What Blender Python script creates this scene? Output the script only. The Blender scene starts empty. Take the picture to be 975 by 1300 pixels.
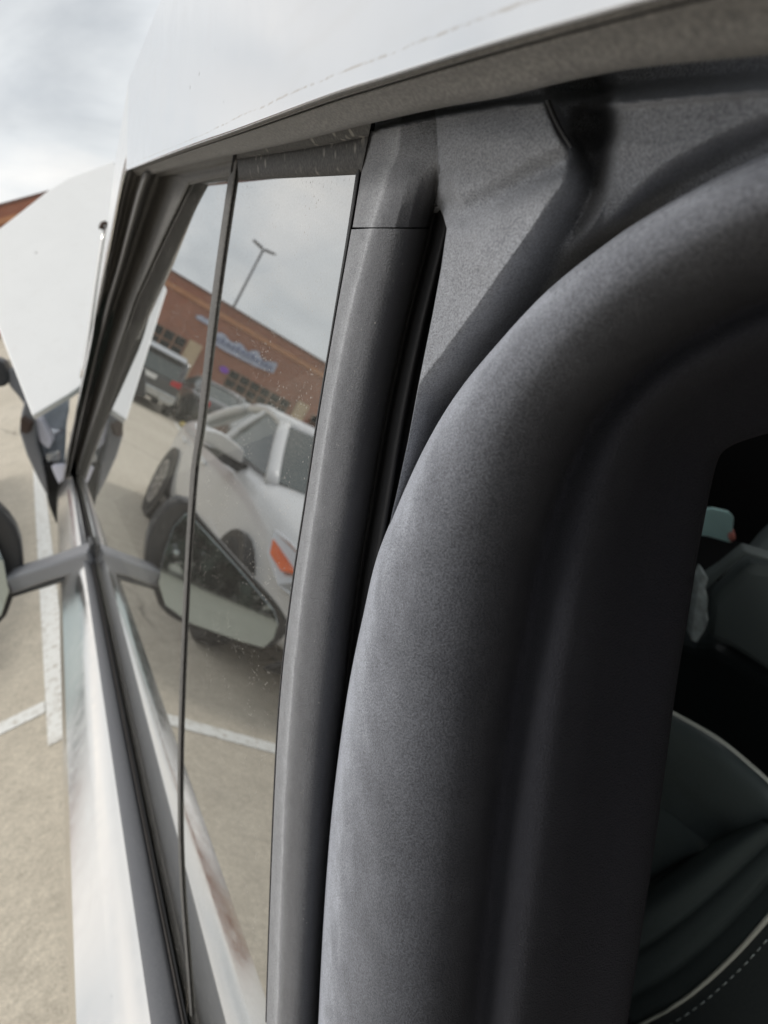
import bpy, bmesh, math, random
import numpy as np
from mathutils import Matrix, Vector
random.seed(7); rng = np.random.default_rng(7)
scene = bpy.context.scene
col = scene.collection

# ------------------------------------------------------------------ camera
YAW, PITCH, ROLL = 0.3439, -0.4178, -0.3027
CAM_H, GD, TUMBLE, TOE, FPX = 1.7314, 0.1169, 0.4265, -0.0216, 904.15
BELT_Z, BELT_S = 1.7314 - 0.6114, -0.0188
V = lambda *a: np.array(a, float)
fw = V(math.sin(YAW)*math.cos(PITCH), math.cos(YAW)*math.cos(PITCH), math.sin(PITCH))
_r = np.cross(fw, V(0, 0, 1)); _r /= np.linalg.norm(_r); _u = np.cross(_r, fw)
rt = math.cos(ROLL)*_r + math.sin(ROLL)*_u
up = -math.sin(ROLL)*_r + math.cos(ROLL)*_u
O = V(0, 0, CAM_H)
cam_data = bpy.data.cameras.new('camera'); cam = bpy.data.objects.new('camera', cam_data); col.objects.link(cam)
cam.matrix_world = Matrix(((rt[0], up[0], -fw[0], O[0]), (rt[1], up[1], -fw[1], O[1]), (rt[2], up[2], -fw[2], O[2]), (0, 0, 0, 1)))
cam_data.sensor_fit = 'VERTICAL'; cam_data.sensor_height = 36; cam_data.lens = FPX/1300*36
cam_data.clip_start = 0.01; cam_data.clip_end = 2000
cam_data.dof.use_dof = True; cam_data.dof.focus_distance = 0.29; cam_data.dof.aperture_fstop = 14
scene.camera = cam

# ------------------------------------------------------------------ node helpers
def nd(nt, t, **kw):
    n = nt.nodes.new(t)
    for k, v in kw.items():
        if k == 'inp':
            for kk, vv in v.items(): n.inputs[kk].default_value = vv
        else: setattr(n, k, v)
    return n
def ramp(nt, fac, stops):
    r = nt.nodes.new('ShaderNodeValToRGB'); nt.links.new(fac, r.inputs[0])
    els = r.color_ramp.elements
    while len(els) < len(stops): els.new(0.5)
    for e, (p, c) in zip(els, stops):
        e.position = p; e.color = (c, c, c, 1) if isinstance(c, (int, float)) else (*c, 1)
    return r.outputs[0]
def mixc(nt, fac, a, b, mode='MIX'):
    m = nt.nodes.new('ShaderNodeMix'); m.data_type = 'RGBA'; m.blend_type = mode; m.clamp_result = False
    for sock, v in ((m.inputs[0], fac), (m.inputs[6], a), (m.inputs[7], b)):
        if isinstance(v, (int, float)): sock.default_value = v
        elif isinstance(v, tuple): sock.default_value = (*v, 1)
        else: nt.links.new(v, sock)
    return m.outputs[2]
def noise(nt, vec, scale, detail=3, rough=.55, dist=0):
    n = nd(nt, 'ShaderNodeTexNoise', inp={'Scale': scale, 'Detail': detail, 'Roughness': rough, 'Distortion': dist})
    if vec is not None: nt.links.new(vec, n.inputs['Vector'])
    return n.outputs['Fac']

# ------------------------------------------------------------------ world: bright broken overcast
SUN_EL, SUN_AZ = math.radians(50), math.radians(-68)      # azimuth from +Y towards +X
world = bpy.data.worlds.new('World'); scene.world = world; world.use_nodes = True
nt = world.node_tree; nt.nodes.clear()
out = nd(nt, 'ShaderNodeOutputWorld'); bg = nd(nt, 'ShaderNodeBackground', inp={'Strength': 0.1})
sky = nd(nt, 'ShaderNodeTexSky', sky_type='NISHITA', sun_disc=False, sun_elevation=SUN_EL, sun_rotation=SUN_AZ)
tc = nd(nt, 'ShaderNodeTexCoord')
mp = nd(nt, 'ShaderNodeMapping', inp={'Scale': (1, 1, 1.9), 'Location': (.35, .1, .2)}); nt.links.new(tc.outputs['Generated'], mp.inputs[0])
n1 = noise(nt, mp.outputs[0], 2.3, 6, .55, .4)
n2 = noise(nt, mp.outputs[0], 5.0, 5, .5, .2)
cloud = ramp(nt, n1, [(.32, (5.9, 6.2, 6.5)), (.46, (8.0, 8.25, 8.4)), (.57, (9.7, 9.6, 9.4)), (.7, (11.6, 11.1, 10.4))])
detail = ramp(nt, n2, [(.3, .9), (.7, 1.06)])
cl = mixc(nt, 1.0, cloud, detail, 'MULTIPLY')
full = mixc(nt, .93, sky.outputs[0], cl)
nt.links.new(full, bg.inputs[0]); nt.links.new(bg.outputs[0], out.inputs[0])

sun_d = bpy.data.lights.new('sun', 'SUN'); sun = bpy.data.objects.new('sun', sun_d); col.objects.link(sun)
sun_d.energy = 1.5; sun_d.angle = math.radians(14); sun_d.color = (1, .96, .9)
sdir = Vector((math.sin(SUN_AZ)*math.cos(SUN_EL), math.cos(SUN_AZ)*math.cos(SUN_EL), math.sin(SUN_EL)))
sun.rotation_euler = sdir.to_track_quat('Z', 'Y').to_euler()

scene.view_settings.view_transform = 'Standard'; scene.view_settings.look = 'None'
scene.view_settings.gamma = 1; scene.view_settings.exposure = 0.1

# ------------------------------------------------------------------ geometry helpers
gn = V(-math.cos(TUMBLE)*math.cos(TOE), -math.cos(TUMBLE)*math.sin(TOE), math.sin(TUMBLE))   # outward normal of the side glass
OM = O - 2*GD*gn
def ray(px, py):
    v = (px-487.5)/FPX*rt - (py-650)/FPX*up + fw
    return v/np.linalg.norm(v)
def gp(px, py, off=0.0):           # point on the plane parallel to the side glass, `off` outward of it
    v = ray(px, py); return O + v*((off-GD)/(v@gn))
def at_y(px, py, y):
    v = ray(px, py); return O + v*(y/v[1])
def at_x(px, py, x):
    v = ray(px, py); return O + v*(x/v[0])
def vy(px, py, y):                 # where the mirror image in the glass comes from
    v = ray(px, py); v = v-2*(v@gn)*gn; return OM + v*((y-OM[1])/v[1])
def glass_x(y, z):
    return (-GD - gn[1]*y - gn[2]*(z-CAM_H))/gn[0]
def belt(y, off=0.0, dz=0.0):
    z = BELT_Z+BELT_S*y
    return V(glass_x(y, z), y, z) + gn*off + V(0, 0, dz)

def mesh_obj(name, verts, faces, mat, parent=None, smooth=False, label=None):
    me = bpy.data.meshes.new(name); me.from_pydata([tuple(map(float, v)) for v in verts], [], faces)
    me.update()
    if smooth: me.polygons.foreach_set('use_smooth', [True]*len(me.polygons))
    if mat: me.materials.append(mat)
    o = bpy.data.objects.new(name, me); col.objects.link(o)
    if parent is not None:
        o.parent = parent
        p = parent
        while p is not None:       # parts are authored in the root's space
            p = p.parent
        if parent.type == 'EMPTY' and parent.get('_world'): o.location = -Vector(parent.location)
    if label: o['label'] = label
    return o
def fix_normals(o):
    bm = bmesh.new(); bm.from_mesh(o.data); bmesh.ops.recalc_face_normals(bm, faces=bm.faces); bm.to_mesh(o.data); bm.free()
    return o
def bevel(o, w, seg=2):
    m = o.modifiers.new('bevel', 'BEVEL'); m.width = w; m.segments = seg; m.limit_method = 'ANGLE'; m.angle_limit = math.radians(35); return o
def subsurf(o, l=2):
    m = o.modifiers.new('sub', 'SUBSURF'); m.levels = l; m.render_levels = l; return o
def solid(o, t, off=-1):
    m = o.modifiers.new('solid', 'SOLIDIFY'); m.thickness = t; m.offset = off; return o
def resample(pts, n, smooth=True):
    P = np.array(pts, float)
    if smooth and len(P) > 2: P = catmull(P, 8)
    dd = np.r_[0, np.cumsum(np.linalg.norm(np.diff(P, axis=0), axis=1))]
    t = np.linspace(0, dd[-1], n)
    return np.stack([np.interp(t, dd, P[:, k]) for k in range(P.shape[1])], 1)
def catmull(P, k):
    P = np.asarray(P, float); Q = np.concatenate([2*P[:1]-P[1:2], P, 2*P[-1:]-P[-2:-1]]); res = []
    for i in range(1, len(Q)-2):
        p0, p1, p2, p3 = Q[i-1:i+3]
        for j in range(k):
            t = j/k
            res.append(.5*((2*p1)+(-p0+p2)*t+(2*p0-5*p1+4*p2-p3)*t*t+(-p0+3*p1-3*p2+p3)*t**3))
    res.append(P[-1]); return np.array(res)
def grid_faces(a, b):
    return [(i*b+j, i*b+j+1, (i+1)*b+j+1, (i+1)*b+j) for i in range(a-1) for j in range(b-1)]
def face_cam(o, pt=None):          # orient an open sheet towards the outside (viewer side)
    me = o.data; c = np.zeros(3)
    f = me.polygons[len(me.polygons)//2]
    tgt = Vector(O if pt is None else pt)
    s = 0
    for f in list(me.polygons)[::max(1, len(me.polygons)//50)]:
        s += 1 if f.normal.dot(tgt-f.center) > 0 else -1
    if s < 0: me.flip_normals()
    return o
def sheet(name, rows, mat, parent, sub=4, n=60, smooth=True, thick=0.0, crv=True, vals=None):
    """rows: list of (pixel curve, offset) across the strip; offsets are metres outward of the glass plane."""
    cs = []
    for c, off in rows:
        r = resample(c, n, crv)
        offs = np.full(n, off) if isinstance(off, (int, float)) else np.interp(np.linspace(0, 1, n), np.linspace(0, 1, len(off)), off)
        cs.append(np.c_[r, offs])
    A = np.array(cs)                                  # rows x n x 3
    va = np.linspace(0, 1, len(rows)) if vals is None else np.array(vals, float)
    if sub > 1:
        A = catmull(A.reshape(len(rows), -1), sub).reshape(-1, n, 3)
        va = np.interp(np.linspace(0, len(rows)-1, len(A)), np.arange(len(rows)), va)
    vs = [gp(*p) for row in A for p in row]
    o = mesh_obj(name, vs, grid_faces(len(A), n), mat, parent, smooth)
    uvl = o.data.uv_layers.new(name='UVMap')
    for lp in o.data.loops: uvl.data[lp.index].uv = ((lp.vertex_index % n)/n, va[lp.vertex_index//n])
    face_cam(o)
    if thick: solid(o, thick)
    return o
def strip3(name, curves, mat, parent, smooth=True, sub=1, thick=0):
    A = np.array(curves, float)
    n = A.shape[1]
    if sub > 1: A = catmull(A.reshape(len(A), -1), sub).reshape(-1, n, 3)
    o = mesh_obj(name, A.reshape(-1, 3), grid_faces(len(A), n), mat, parent, smooth); face_cam(o)
    if thick: solid(o, thick)
    return o
def tube(name, pts, rad, mat, parent, seg=10, flat=1.0):
    P = np.array(pts, float); n = len(P)
    R = np.full(n, rad) if isinstance(rad, (int, float)) else np.interp(np.linspace(0, 1, n), np.linspace(0, 1, len(rad)), rad)
    vs = []; T = np.gradient(P, axis=0)
    for i in range(n):
        t = T[i]/np.linalg.norm(T[i]); a = V(0, 0, 1) if abs(t[2]) < .9 else V(1, 0, 0)
        s = np.cross(t, a); s /= np.linalg.norm(s); b = np.cross(s, t)
        for k in range(seg):
            th = 2*math.pi*k/seg; vs.append(P[i]+R[i]*(math.cos(th)*s+math.sin(th)*b*flat))
    fs = [(i*seg+k, i*seg+(k+1) % seg, (i+1)*seg+(k+1) % seg, (i+1)*seg+k) for i in range(n-1) for k in range(seg)]
    fs += [tuple(range(seg-1, -1, -1)), tuple((n-1)*seg+k for k in range(seg))]
    return fix_normals(mesh_obj(name, vs, fs, mat, parent, True))
def box(name, lo, hi, mat, parent=None, bev=0, label=None):
    x0, y0, z0 = lo; x1, y1, z1 = hi
    vs = [(x0, y0, z0), (x1, y0, z0), (x1, y1, z0), (x0, y1, z0), (x0, y0, z1), (x1, y0, z1), (x1, y1, z1), (x0, y1, z1)]
    fs = [(0, 3, 2, 1), (4, 5, 6, 7), (0, 1, 5, 4), (1, 2, 6, 5), (2, 3, 7, 6), (3, 0, 4, 7)]
    o = mesh_obj(name, vs, fs, mat, parent, label=label)
    if bev: bevel(o, bev)
    return o
def prism(name, poly, vec, mat, parent, bev=0, smooth=False):
    n = len(poly); P = [np.array(p, float) for p in poly]; Q = [p+np.array(vec, float) for p in P]
    fs = [tuple(range(n)), tuple(range(2*n-1, n-1, -1))] + [(i, (i+1) % n, n+(i+1) % n, n+i) for i in range(n)]
    o = fix_normals(mesh_obj(name, P+Q, fs, mat, parent, smooth))
    if bev: bevel(o, bev)
    return o
def empty(name, loc, label, cat, group=None, world_space=False):
    o = bpy.data.objects.new(name, None); col.objects.link(o); o.location = loc; o.empty_display_size = .2
    o['label'] = label; o['category'] = cat
    if group: o['group'] = group
    if world_space: o['_world'] = 1
    return o
def tag(o, label, cat, group=None):
    o['label'] = label; o['category'] = cat
    if group: o['group'] = group
    return o
def struct(o): o['kind'] = 'structure'; return o

# ------------------------------------------------------------------ materials
def new_mat(name):
    m = bpy.data.materials.new(name); m.use_nodes = True; nt = m.node_tree; nt.nodes.clear()
    o = nd(nt, 'ShaderNodeOutputMaterial'); p = nd(nt, 'ShaderNodeBsdfPrincipled'); nt.links.new(p.outputs[0], o.inputs[0])
    tc = nd(nt, 'ShaderNodeTexCoord')
    return m, nt, p, tc.outputs['Object']
def plain(name, c, rough=.5, metal=0, spec=.5, vary=.12, scale=3, coat=0):
    m, nt, p, co = new_mat(name)
    f = noise(nt, co, scale, 4)
    a = tuple(x*(1-vary) for x in c); b = tuple(min(1, x*(1+vary)) for x in c)
    nt.links.new(ramp(nt, f, [(.3, a), (.7, b)]), p.inputs['Base Color'])
    p.inputs['Roughness'].default_value = rough; p.inputs['Metallic'].default_value = metal
    p.inputs['Specular IOR Level'].default_value = spec; p.inputs['Coat Weight'].default_value = coat
    p.inputs['Coat Roughness'].default_value = .04
    return m
def bump(nt, p, h, strength, dist=.001, prev=None):
    b = nd(nt, 'ShaderNodeBump', inp={'Strength': strength, 'Distance': dist}); nt.links.new(h, b.inputs['Height'])
    if prev: nt.links.new(prev, b.inputs['Normal'])
    nt.links.new(b.outputs[0], p.inputs['Normal']); return b.outputs[0]
def rubber(name, base, dust, dust_amt=.5, rough=.5, grain=1500, gstr=.35, spec=.5, speck=True, streak=False, sheen=0, shade_ramp=None, fw=.6, blot=.3):
    """black moulded rubber or plastic: fine grain, uneven road dust, pale specks; `shade_ramp` = painted highlight and shade, set through the dust, across the strip's width (UV)"""
    m, nt, p, co = new_mat(name)
    big = noise(nt, co, 22, 5, .6)
    med = noise(nt, co, 150, 4, .6)
    fine = noise(nt, co, grain, 3, .7)
    dm = mixc(nt, .5, ramp(nt, big, [(.3, blot), (.68, 1)]), ramp(nt, med, [(.3, blot), (.7, 1)]))
    dm = mixc(nt, fw, dm, ramp(nt, fine, [(.4, 0), (.6, 1)]))
    if streak:
        mp = nd(nt, 'ShaderNodeMapping', inp={'Scale': (420, 420, 9), 'Rotation': (0, .1, 0)}); nt.links.new(co, mp.inputs[0])
        st = noise(nt, mp.outputs[0], 1, 2, .5)
        dm = mixc(nt, .08, dm, ramp(nt, st, [(.4, 0), (.65, 1)]))
    amt = mixc(nt, 1, dm, (dust_amt,)*3, 'MULTIPLY')
    if shade_ramp:
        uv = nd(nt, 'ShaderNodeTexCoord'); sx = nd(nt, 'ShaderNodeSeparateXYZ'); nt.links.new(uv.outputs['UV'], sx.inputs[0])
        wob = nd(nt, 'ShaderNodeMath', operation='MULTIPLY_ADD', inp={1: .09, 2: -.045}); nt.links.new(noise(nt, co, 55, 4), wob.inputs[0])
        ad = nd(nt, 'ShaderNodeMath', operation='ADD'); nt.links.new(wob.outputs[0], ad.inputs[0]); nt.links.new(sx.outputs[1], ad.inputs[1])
        amt = mixc(nt, 1, amt, ramp(nt, ad.outputs[0], shade_ramp), 'MULTIPLY')
    c = mixc(nt, amt, base, dust)
    if speck:
        vo = nd(nt, 'ShaderNodeTexVoronoi', inp={'Scale': 300}); nt.links.new(co, vo.inputs['Vector'])
        ms = noise(nt, co, 60, 2)
        s = mixc(nt, 1, ramp(nt, vo.outputs['Distance'], [(.06, 1), (.13, 0)]), ramp(nt, ms, [(.5, 0), (.62, 1)]), 'MULTIPLY')
        c = mixc(nt, mixc(nt, 1, s, (.5,)*3, 'MULTIPLY'), c, (.45, .43, .4))
    nt.links.new(c, p.inputs['Base Color'])
    nt.links.new(ramp(nt, dm, [(0, rough-.06), (1, rough+.16)]), p.inputs['Roughness'])
    p.inputs['Specular IOR Level'].default_value = spec
    p.inputs['Sheen Weight'].default_value = sheen; p.inputs['Sheen Roughness'].default_value = .35
    b1 = bump(nt, p, fine, gstr, .0006)
    bump(nt, p, med, .12, .001, b1)
    return m
M = {}
M['mould'] = rubber('dusty_rubber_moulding', (.018, .019, .026), (.54, .55, .58), .85, .42, 1400, 1.2, sheen=.1, streak=True, fw=.45, blot=.5, shade_ramp=[(.1, .75), (.25, .85), (.36, 1.25), (.42, .62), (.52, .30), (.7, .13), (.85, .04)])  # paints a ridge highlight and a shaded slot side into the dust
M['gusset'] = rubber('grained_black_plastic', (.017, .018, .024), (.56, .58, .635), .85, .44, 1500, 1.6, sheen=.1, fw=.5, blot=.55)
M['seal'] = rubber('foam_weatherstrip_rubber', (.006, .006, .0105), (.56, .585, .655), .85, .46, 1500, 1.6, spec=.16, sheen=.03, fw=.5, blot=.65, speck=False, shade_ramp=[(.0, 1.6), (.02, 1.4), (.045, 1.0), (.09, .64), (.16, .42), (.25, .26), (.37, .13), (.5, .03), (.56, .035), (.61, .05), (.67, .04), (.75, .012), (1, .004)])  # outer rim highlight and inner-side shade are painted into the dust amount
M['slot'] = rubber('slot_rubber', (.012, .012, .014), (.05, .05, .05), .3, .6, 1200, .4, speck=False)
M['railtrim'] = rubber('rail_rubber', (.07, .068, .067), (.3, .29, .275), .7, .6, 900, .3)
M['strip'] = rubber('belt_trim_grey', (.085, .088, .1), (.2, .2, .2), .35, .4, 700, .12)
M['pillar'] = rubber('pillar_trim_black', (.03, .029, .028), (.24, .23, .215), .6, .6, 500, .25)
M['beltseal'] = rubber('belt_seal_rubber', (.016, .015, .015), (.2, .17, .15), .4, .5, 600, .2, speck=False)

def frit_mat():
    m, nt, p, co = new_mat('speckled_black_band')
    vo = nd(nt, 'ShaderNodeTexVoronoi', inp={'Scale': 240, 'Randomness': 1}); nt.links.new(co, vo.inputs['Vector'])
    mp = nd(nt, 'ShaderNodeMapping', inp={'Scale': (330, 160, 90)}); nt.links.new(co, mp.inputs[0])
    v2 = nd(nt, 'ShaderNodeTexVoronoi', inp={'Scale': 1}); nt.links.new(mp.outputs[0], v2.inputs['Vector'])
    ms = noise(nt, co, 45, 3)
    s = mixc(nt, 1, ramp(nt, v2.outputs['Distance'], [(.18, 1), (.34, 0)]), ramp(nt, ms, [(.42, 0), (.6, 1)]), 'MULTIPLY')
    d = ramp(nt, noise(nt, co, 700, 3), [(.35, (.018, .017, .016)), (.7, (.07, .066, .06))])
    nt.links.new(mixc(nt, mixc(nt, 1, s, (.55,)*3, 'MULTIPLY'), d, (.34, .32, .29)), p.inputs['Base Color'])
    p.inputs['Roughness'].default_value = .62; return m
M['frit'] = frit_mat()

def steel_mat(name='brushed_stainless', stain=False, rough=.15, spk=42, c=(.77, .775, .785)):
    m, nt, p, co = new_mat(name)
    f = noise(nt, co, 6, 5, .6, .6); g = noise(nt, co, 40, 4, .6)
    base = mixc(nt, f, tuple(x*.95 for x in c), tuple(min(1, x*1.04) for x in c))
    mp = nd(nt, 'ShaderNodeMapping', inp={'Scale': (30, 7, 60), 'Rotation': (0, 0, .3)}); nt.links.new(co, mp.inputs[0])
    sm = noise(nt, mp.outputs[0], 1, 4, .6, .5)
    base = mixc(nt, ramp(nt, sm, [(.58, 0), (.75, .10)]), base, (.6, .55, .47))
    vo = nd(nt, 'ShaderNodeTexVoronoi', inp={'Scale': spk}); nt.links.new(co, vo.inputs['Vector'])
    ms = noise(nt, co, spk*.31, 2)
    sp = mixc(nt, 1, ramp(nt, vo.outputs['Distance'], [(.03, 1), (.06, 0)]), ramp(nt, ms, [(.53, 0), (.58, 1)]), 'MULTIPLY')
    base = mixc(nt, mixc(nt, 1, sp, (.7,)*3, 'MULTIPLY'), base, (.16, .14, .11))
    met = None
    if stain:
        uv = nd(nt, 'ShaderNodeTexCoord'); sx = nd(nt, 'ShaderNodeSeparateXYZ'); nt.links.new(uv.outputs['UV'], sx.inputs[0])
        wob = noise(nt, co, 35, 4)
        ma = nd(nt, 'ShaderNodeMath', operation='MULTIPLY_ADD', inp={1: .02}); nt.links.new(wob, ma.inputs[0]); nt.links.new(sx.outputs[1], ma.inputs[2])
        line = ramp(nt, ma.outputs[0], [(.058, 0), (.0625, .6), (.064, .6), (.069, 0)])
        dash = ramp(nt, noise(nt, co, 160, 3), [(.4, .05), (.6, 1)])
        ll = mixc(nt, 1, line, dash, 'MULTIPLY')
        base = mixc(nt, mixc(nt, 1, ll, (.75,)*3, 'MULTIPLY'), base, (.32, .22, .11))
    nt.links.new(base, p.inputs['Base Color'])
    p.inputs['Metallic'].default_value = 1
    nt.links.new(ramp(nt, g, [(.3, rough-.04), (.7, rough+.07)]), p.inputs['Roughness'])
    bump(nt, p, noise(nt, co, 9, 2), .08, .004)
    return m
M['steel'] = steel_mat(c=(.88, .855, .82)); M['steel_rail'] = steel_mat('stainless_with_stain_line', True)

def glass_mat():
    m = bpy.data.materials.new('tinted_side_glass'); m.use_nodes = True; nt = m.node_tree; nt.nodes.clear()
    o = nd(nt, 'ShaderNodeOutputMaterial'); co = nd(nt, 'ShaderNodeTexCoord').outputs['Object']
    gl = nd(nt, 'ShaderNodeBsdfGlossy', inp={'Color': (.93, .945, .95, 1), 'Roughness': .0})
    tr = nd(nt, 'ShaderNodeBsdfTransparent', inp={'Color': (.2, .22, .22, 1)})
    fr = nd(nt, 'ShaderNodeFresnel', inp={'IOR': 2.6})
    f = ramp(nt, fr.outputs[0], [(0, .40), (.2, .52), (.5, .75), (1, 1)])
    mx = nd(nt, 'ShaderNodeMixShader'); nt.links.new(f, mx.inputs[0]); nt.links.new(tr.outputs[0], mx.inputs[1]); nt.links.new(gl.outputs[0], mx.inputs[2])
    wav = noise(nt, co, 3.2, 1, .4)
    b = nd(nt, 'ShaderNodeBump', inp={'Strength': .02, 'Distance': .002}); nt.links.new(wav, b.inputs['Height']); nt.links.new(b.outputs[0], gl.inputs['Normal'])
    di = nd(nt, 'ShaderNodeBsdfDiffuse', inp={'Color': (.42, .40, .37, 1)})
    vo = nd(nt, 'ShaderNodeTexVoronoi', inp={'Scale': 330}); nt.links.new(co, vo.inputs['Vector'])
    sp = mixc(nt, 1, ramp(nt, vo.outputs['Distance'], [(.1, 1), (.24, 0)]), ramp(nt, noise(nt, co, 30, 3), [(.44, 0), (.64, .8)]), 'MULTIPLY')
    film = ramp(nt, noise(nt, co, 900, 2, .6), [(.4, .02), (.75, .16)])
    fac = mixc(nt, 1, sp, film, 'ADD')
    m2 = nd(nt, 'ShaderNodeMixShader'); nt.links.new(fac, m2.inputs[0]); nt.links.new(mx.outputs[0], m2.inputs[1]); nt.links.new(di.outputs[0], m2.inputs[2])
    nt.links.new(m2.outputs[0], o.inputs[0]); return m
M['glass'] = glass_mat()
M['mirror'] = plain('mirror_glass', (.48, .55, .56), .03, 1, vary=.03)
M['housing'] = rubber('mirror_housing_plastic', (.025, .026, .028), (.06, .06, .06), .4, .4, 300, .2, speck=False)
M['arm'] = rubber('mirror_arm_plastic', (.16, .165, .18), (.22, .22, .22), .3, .38, 300, .1, speck=False)
M['hood'] = steel_mat('white_hood_paint', False, .35, 11, (.9, .9, .89)); M['hood'].node_tree.nodes['Principled BSDF'].inputs['Metallic'].default_value = 0
M['cabin'] = plain('cabin_lining_black', (.008, .008, .009), .8)
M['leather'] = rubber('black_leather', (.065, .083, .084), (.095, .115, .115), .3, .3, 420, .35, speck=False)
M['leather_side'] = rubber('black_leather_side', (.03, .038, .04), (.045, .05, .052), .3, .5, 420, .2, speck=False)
M['piping'] = plain('seat_piping_grey', (.6, .62, .55), .5)
M['console'] = rubber('console_soft_plastic', (.12, .145, .145), (.16, .19, .19), .3, .5, 400, .3, speck=False)
M['console_dark'] = plain('console_black', (.02, .026, .027), .4)
M['mint'] = plain('mint_plastic', (.6, .9, .86), .35)
M['pink'] = plain('pink_plastic', (.7, .25, .2), .4)
M['greyitem'] = plain('grey_fabric', (.55, .62, .62), .8, vary=.35, scale=60)
M['orange'] = plain('orange_lens', (.85, .16, .03), .15, vary=.1, scale=30)
M['tyre'] = plain('tyre_rubber', (.012, .012, .013), .75)
M['rim'] = plain('alloy_rim', (.35, .35, .36), .3, .8)
M['white_paint'] = plain('white_car_paint', (.74, .745, .75), .35, 0, .5, .02, 2, .8)
M['dark_paint'] = plain('charcoal_car_paint', (.05, .055, .06), .35, 0, .5, .1, 2, .8)
M['silver_paint'] = plain('silver_car_paint', (.4, .42, .44), .35, .3, .5, .05, 2, .8)
M['carglass'] = plain('car_window_glass', (.05, .07, .068), .05, 0, 1.0, .1, 2)
M['black_plastic'] = plain('black_car_plastic', (.012, .012, .013), .5)
M['red_lens'] = plain('red_tail_lens', (.5, .02, .03), .2)
M['clear_lens'] = plain('clear_lamp_lens', (.62, .64, .66), .12, .4)
M['plate'] = plain('licence_plate_white', (.75, .76, .74), .5)
M['chrome'] = plain('dull_chrome', (.55, .57, .58), .25, 1)
M['bay'] = plain('engine_bay_grey', (.36, .4, .46), .45, .2, vary=.25, scale=14)
M['lilac'] = plain('lamp_housing_pale', (.62, .62, .7), .3)
M['rust'] = plain('brown_rubber', (.07, .045, .035), .7)

def concrete_mat():
    m, nt, p, co = new_mat('parking_concrete')
    a = noise(nt, co, .5, 6, .6); b = noise(nt, co, 9, 5, .65); c = noise(nt, co, 130, 3, .7)
    base = mixc(nt, ramp(nt, a, [(.3, 0), (.7, 1)]), (.475, .425, .342), (.575, .52, .428))
    base = mixc(nt, 1, base, ramp(nt, b, [(.25, .84), (.75, 1.12)]), 'MULTIPLY')
    base = mixc(nt, 1, base, ramp(nt, noise(nt, co, 38, 4, .7), [(.3, .8), (.7, 1.16)]), 'MULTIPLY')
    base = mixc(nt, 1, base, ramp(nt, c, [(.3, .7), (.7, 1.22)]), 'MULTIPLY')
    base = mixc(nt, 1, base, ramp(nt, noise(nt, co, 340, 2, .7), [(.35, .75), (.65, 1.2)]), 'MULTIPLY')
    vo = nd(nt, 'ShaderNodeTexVoronoi', inp={'Scale': .3}); vo.feature = 'DISTANCE_TO_EDGE'
    wn = nd(nt, 'ShaderNodeTexNoise', inp={'Scale': 3.0, 'Detail': 6.0}); nt.links.new(co, wn.inputs['Vector'])
    nt.links.new(mixc(nt, .22, co, wn.outputs['Color'], 'ADD'), vo.inputs['Vector'])
    cr = ramp(nt, vo.outputs['Distance'], [(.0, 1), (.006, 0)])
    cr = mixc(nt, 1, cr, ramp(nt, noise(nt, co, .8, 2), [(.46, 0), (.56, .7)]), 'MULTIPLY')
    base = mixc(nt, cr, base, (.13, .115, .095))
    st = ramp(nt, noise(nt, co, 1.3, 3, .5), [(.64, 0), (.75, .35)])
    base = mixc(nt, st, base, (.22, .2, .17))
    nt.links.new(base, p.inputs['Base Color']); p.inputs['Roughness'].default_value = .85
    bump(nt, p, c, .4, .002); return m
M['concrete'] = concrete_mat()
def linepaint():
    m, nt, p, co = new_mat('worn_white_line_paint')
    w = noise(nt, co, 22, 6, .7)
    nt.links.new(mixc(nt, ramp(nt, w, [(.5, 0), (.66, .8)]), (.72, .72, .69), (.42, .38, .32)), p.inputs['Base Color'])
    p.inputs['Roughness'].default_value = .7; bump(nt, p, noise(nt, co, 130, 3), .4, .002); return m
M['line'] = linepaint()
def brick_mat():
    m, nt, p, co = new_mat('red_brick_wall')
    mp = nd(nt, 'ShaderNodeMapping', inp={'Rotation': (math.radians(90), 0, 0)}); nt.links.new(co, mp.inputs[0])
    br = nd(nt, 'ShaderNodeTexBrick', inp={'Scale': 1, 'Brick Width': .22, 'Row Height': .075, 'Mortar Size': .008, 'Color1': (.36, .13, .078, 1), 'Color2': (.29, .105, .068, 1), 'Mortar': (.3, .22, .17, 1)})
    nt.links.new(mp.outputs[0], br.inputs['Vector'])
    nt.links.new(mixc(nt, 1, br.outputs['Color'], ramp(nt, noise(nt, co, .6, 4), [(.3, .85), (.7, 1.15)]), 'MULTIPLY'), p.inputs['Base Color'])
    p.inputs['Roughness'].default_value = .85; return m
M['brick'] = brick_mat()
M['tanband'] = plain('tan_stone_band', (.46, .23, .125), .8)
M['coping'] = plain('coping_metal', (.16, .09, .075), .5)
M['cream'] = plain('cream_stucco', (.5, .4, .27), .85)
M['shopglass'] = plain('shop_window_glass', (.018, .022, .024), .08, 0, .8)
M['muntin'] = plain('tan_window_frame', (.26, .15, .1), .6)
M['sign_face'] = plain('sign_pale_blue', (.42, .47, .6), .5, vary=.2, scale=3)
M['sign_blue'] = plain('sign_letter_blue', (.16, .2, .33), .5, vary=.3, scale=6)
M['purple'] = plain('purple_sign', (.22, .05, .5), .5)
M['yellow'] = plain('yellow_kerb_paint', (.58, .46, .16), .7, vary=.2, scale=4)
M['pole'] = plain('galvanised_pole', (.13, .135, .14), .5, .5)
M['leaf'] = plain('dark_shrub', (.045, .065, .05), .8)

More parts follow.
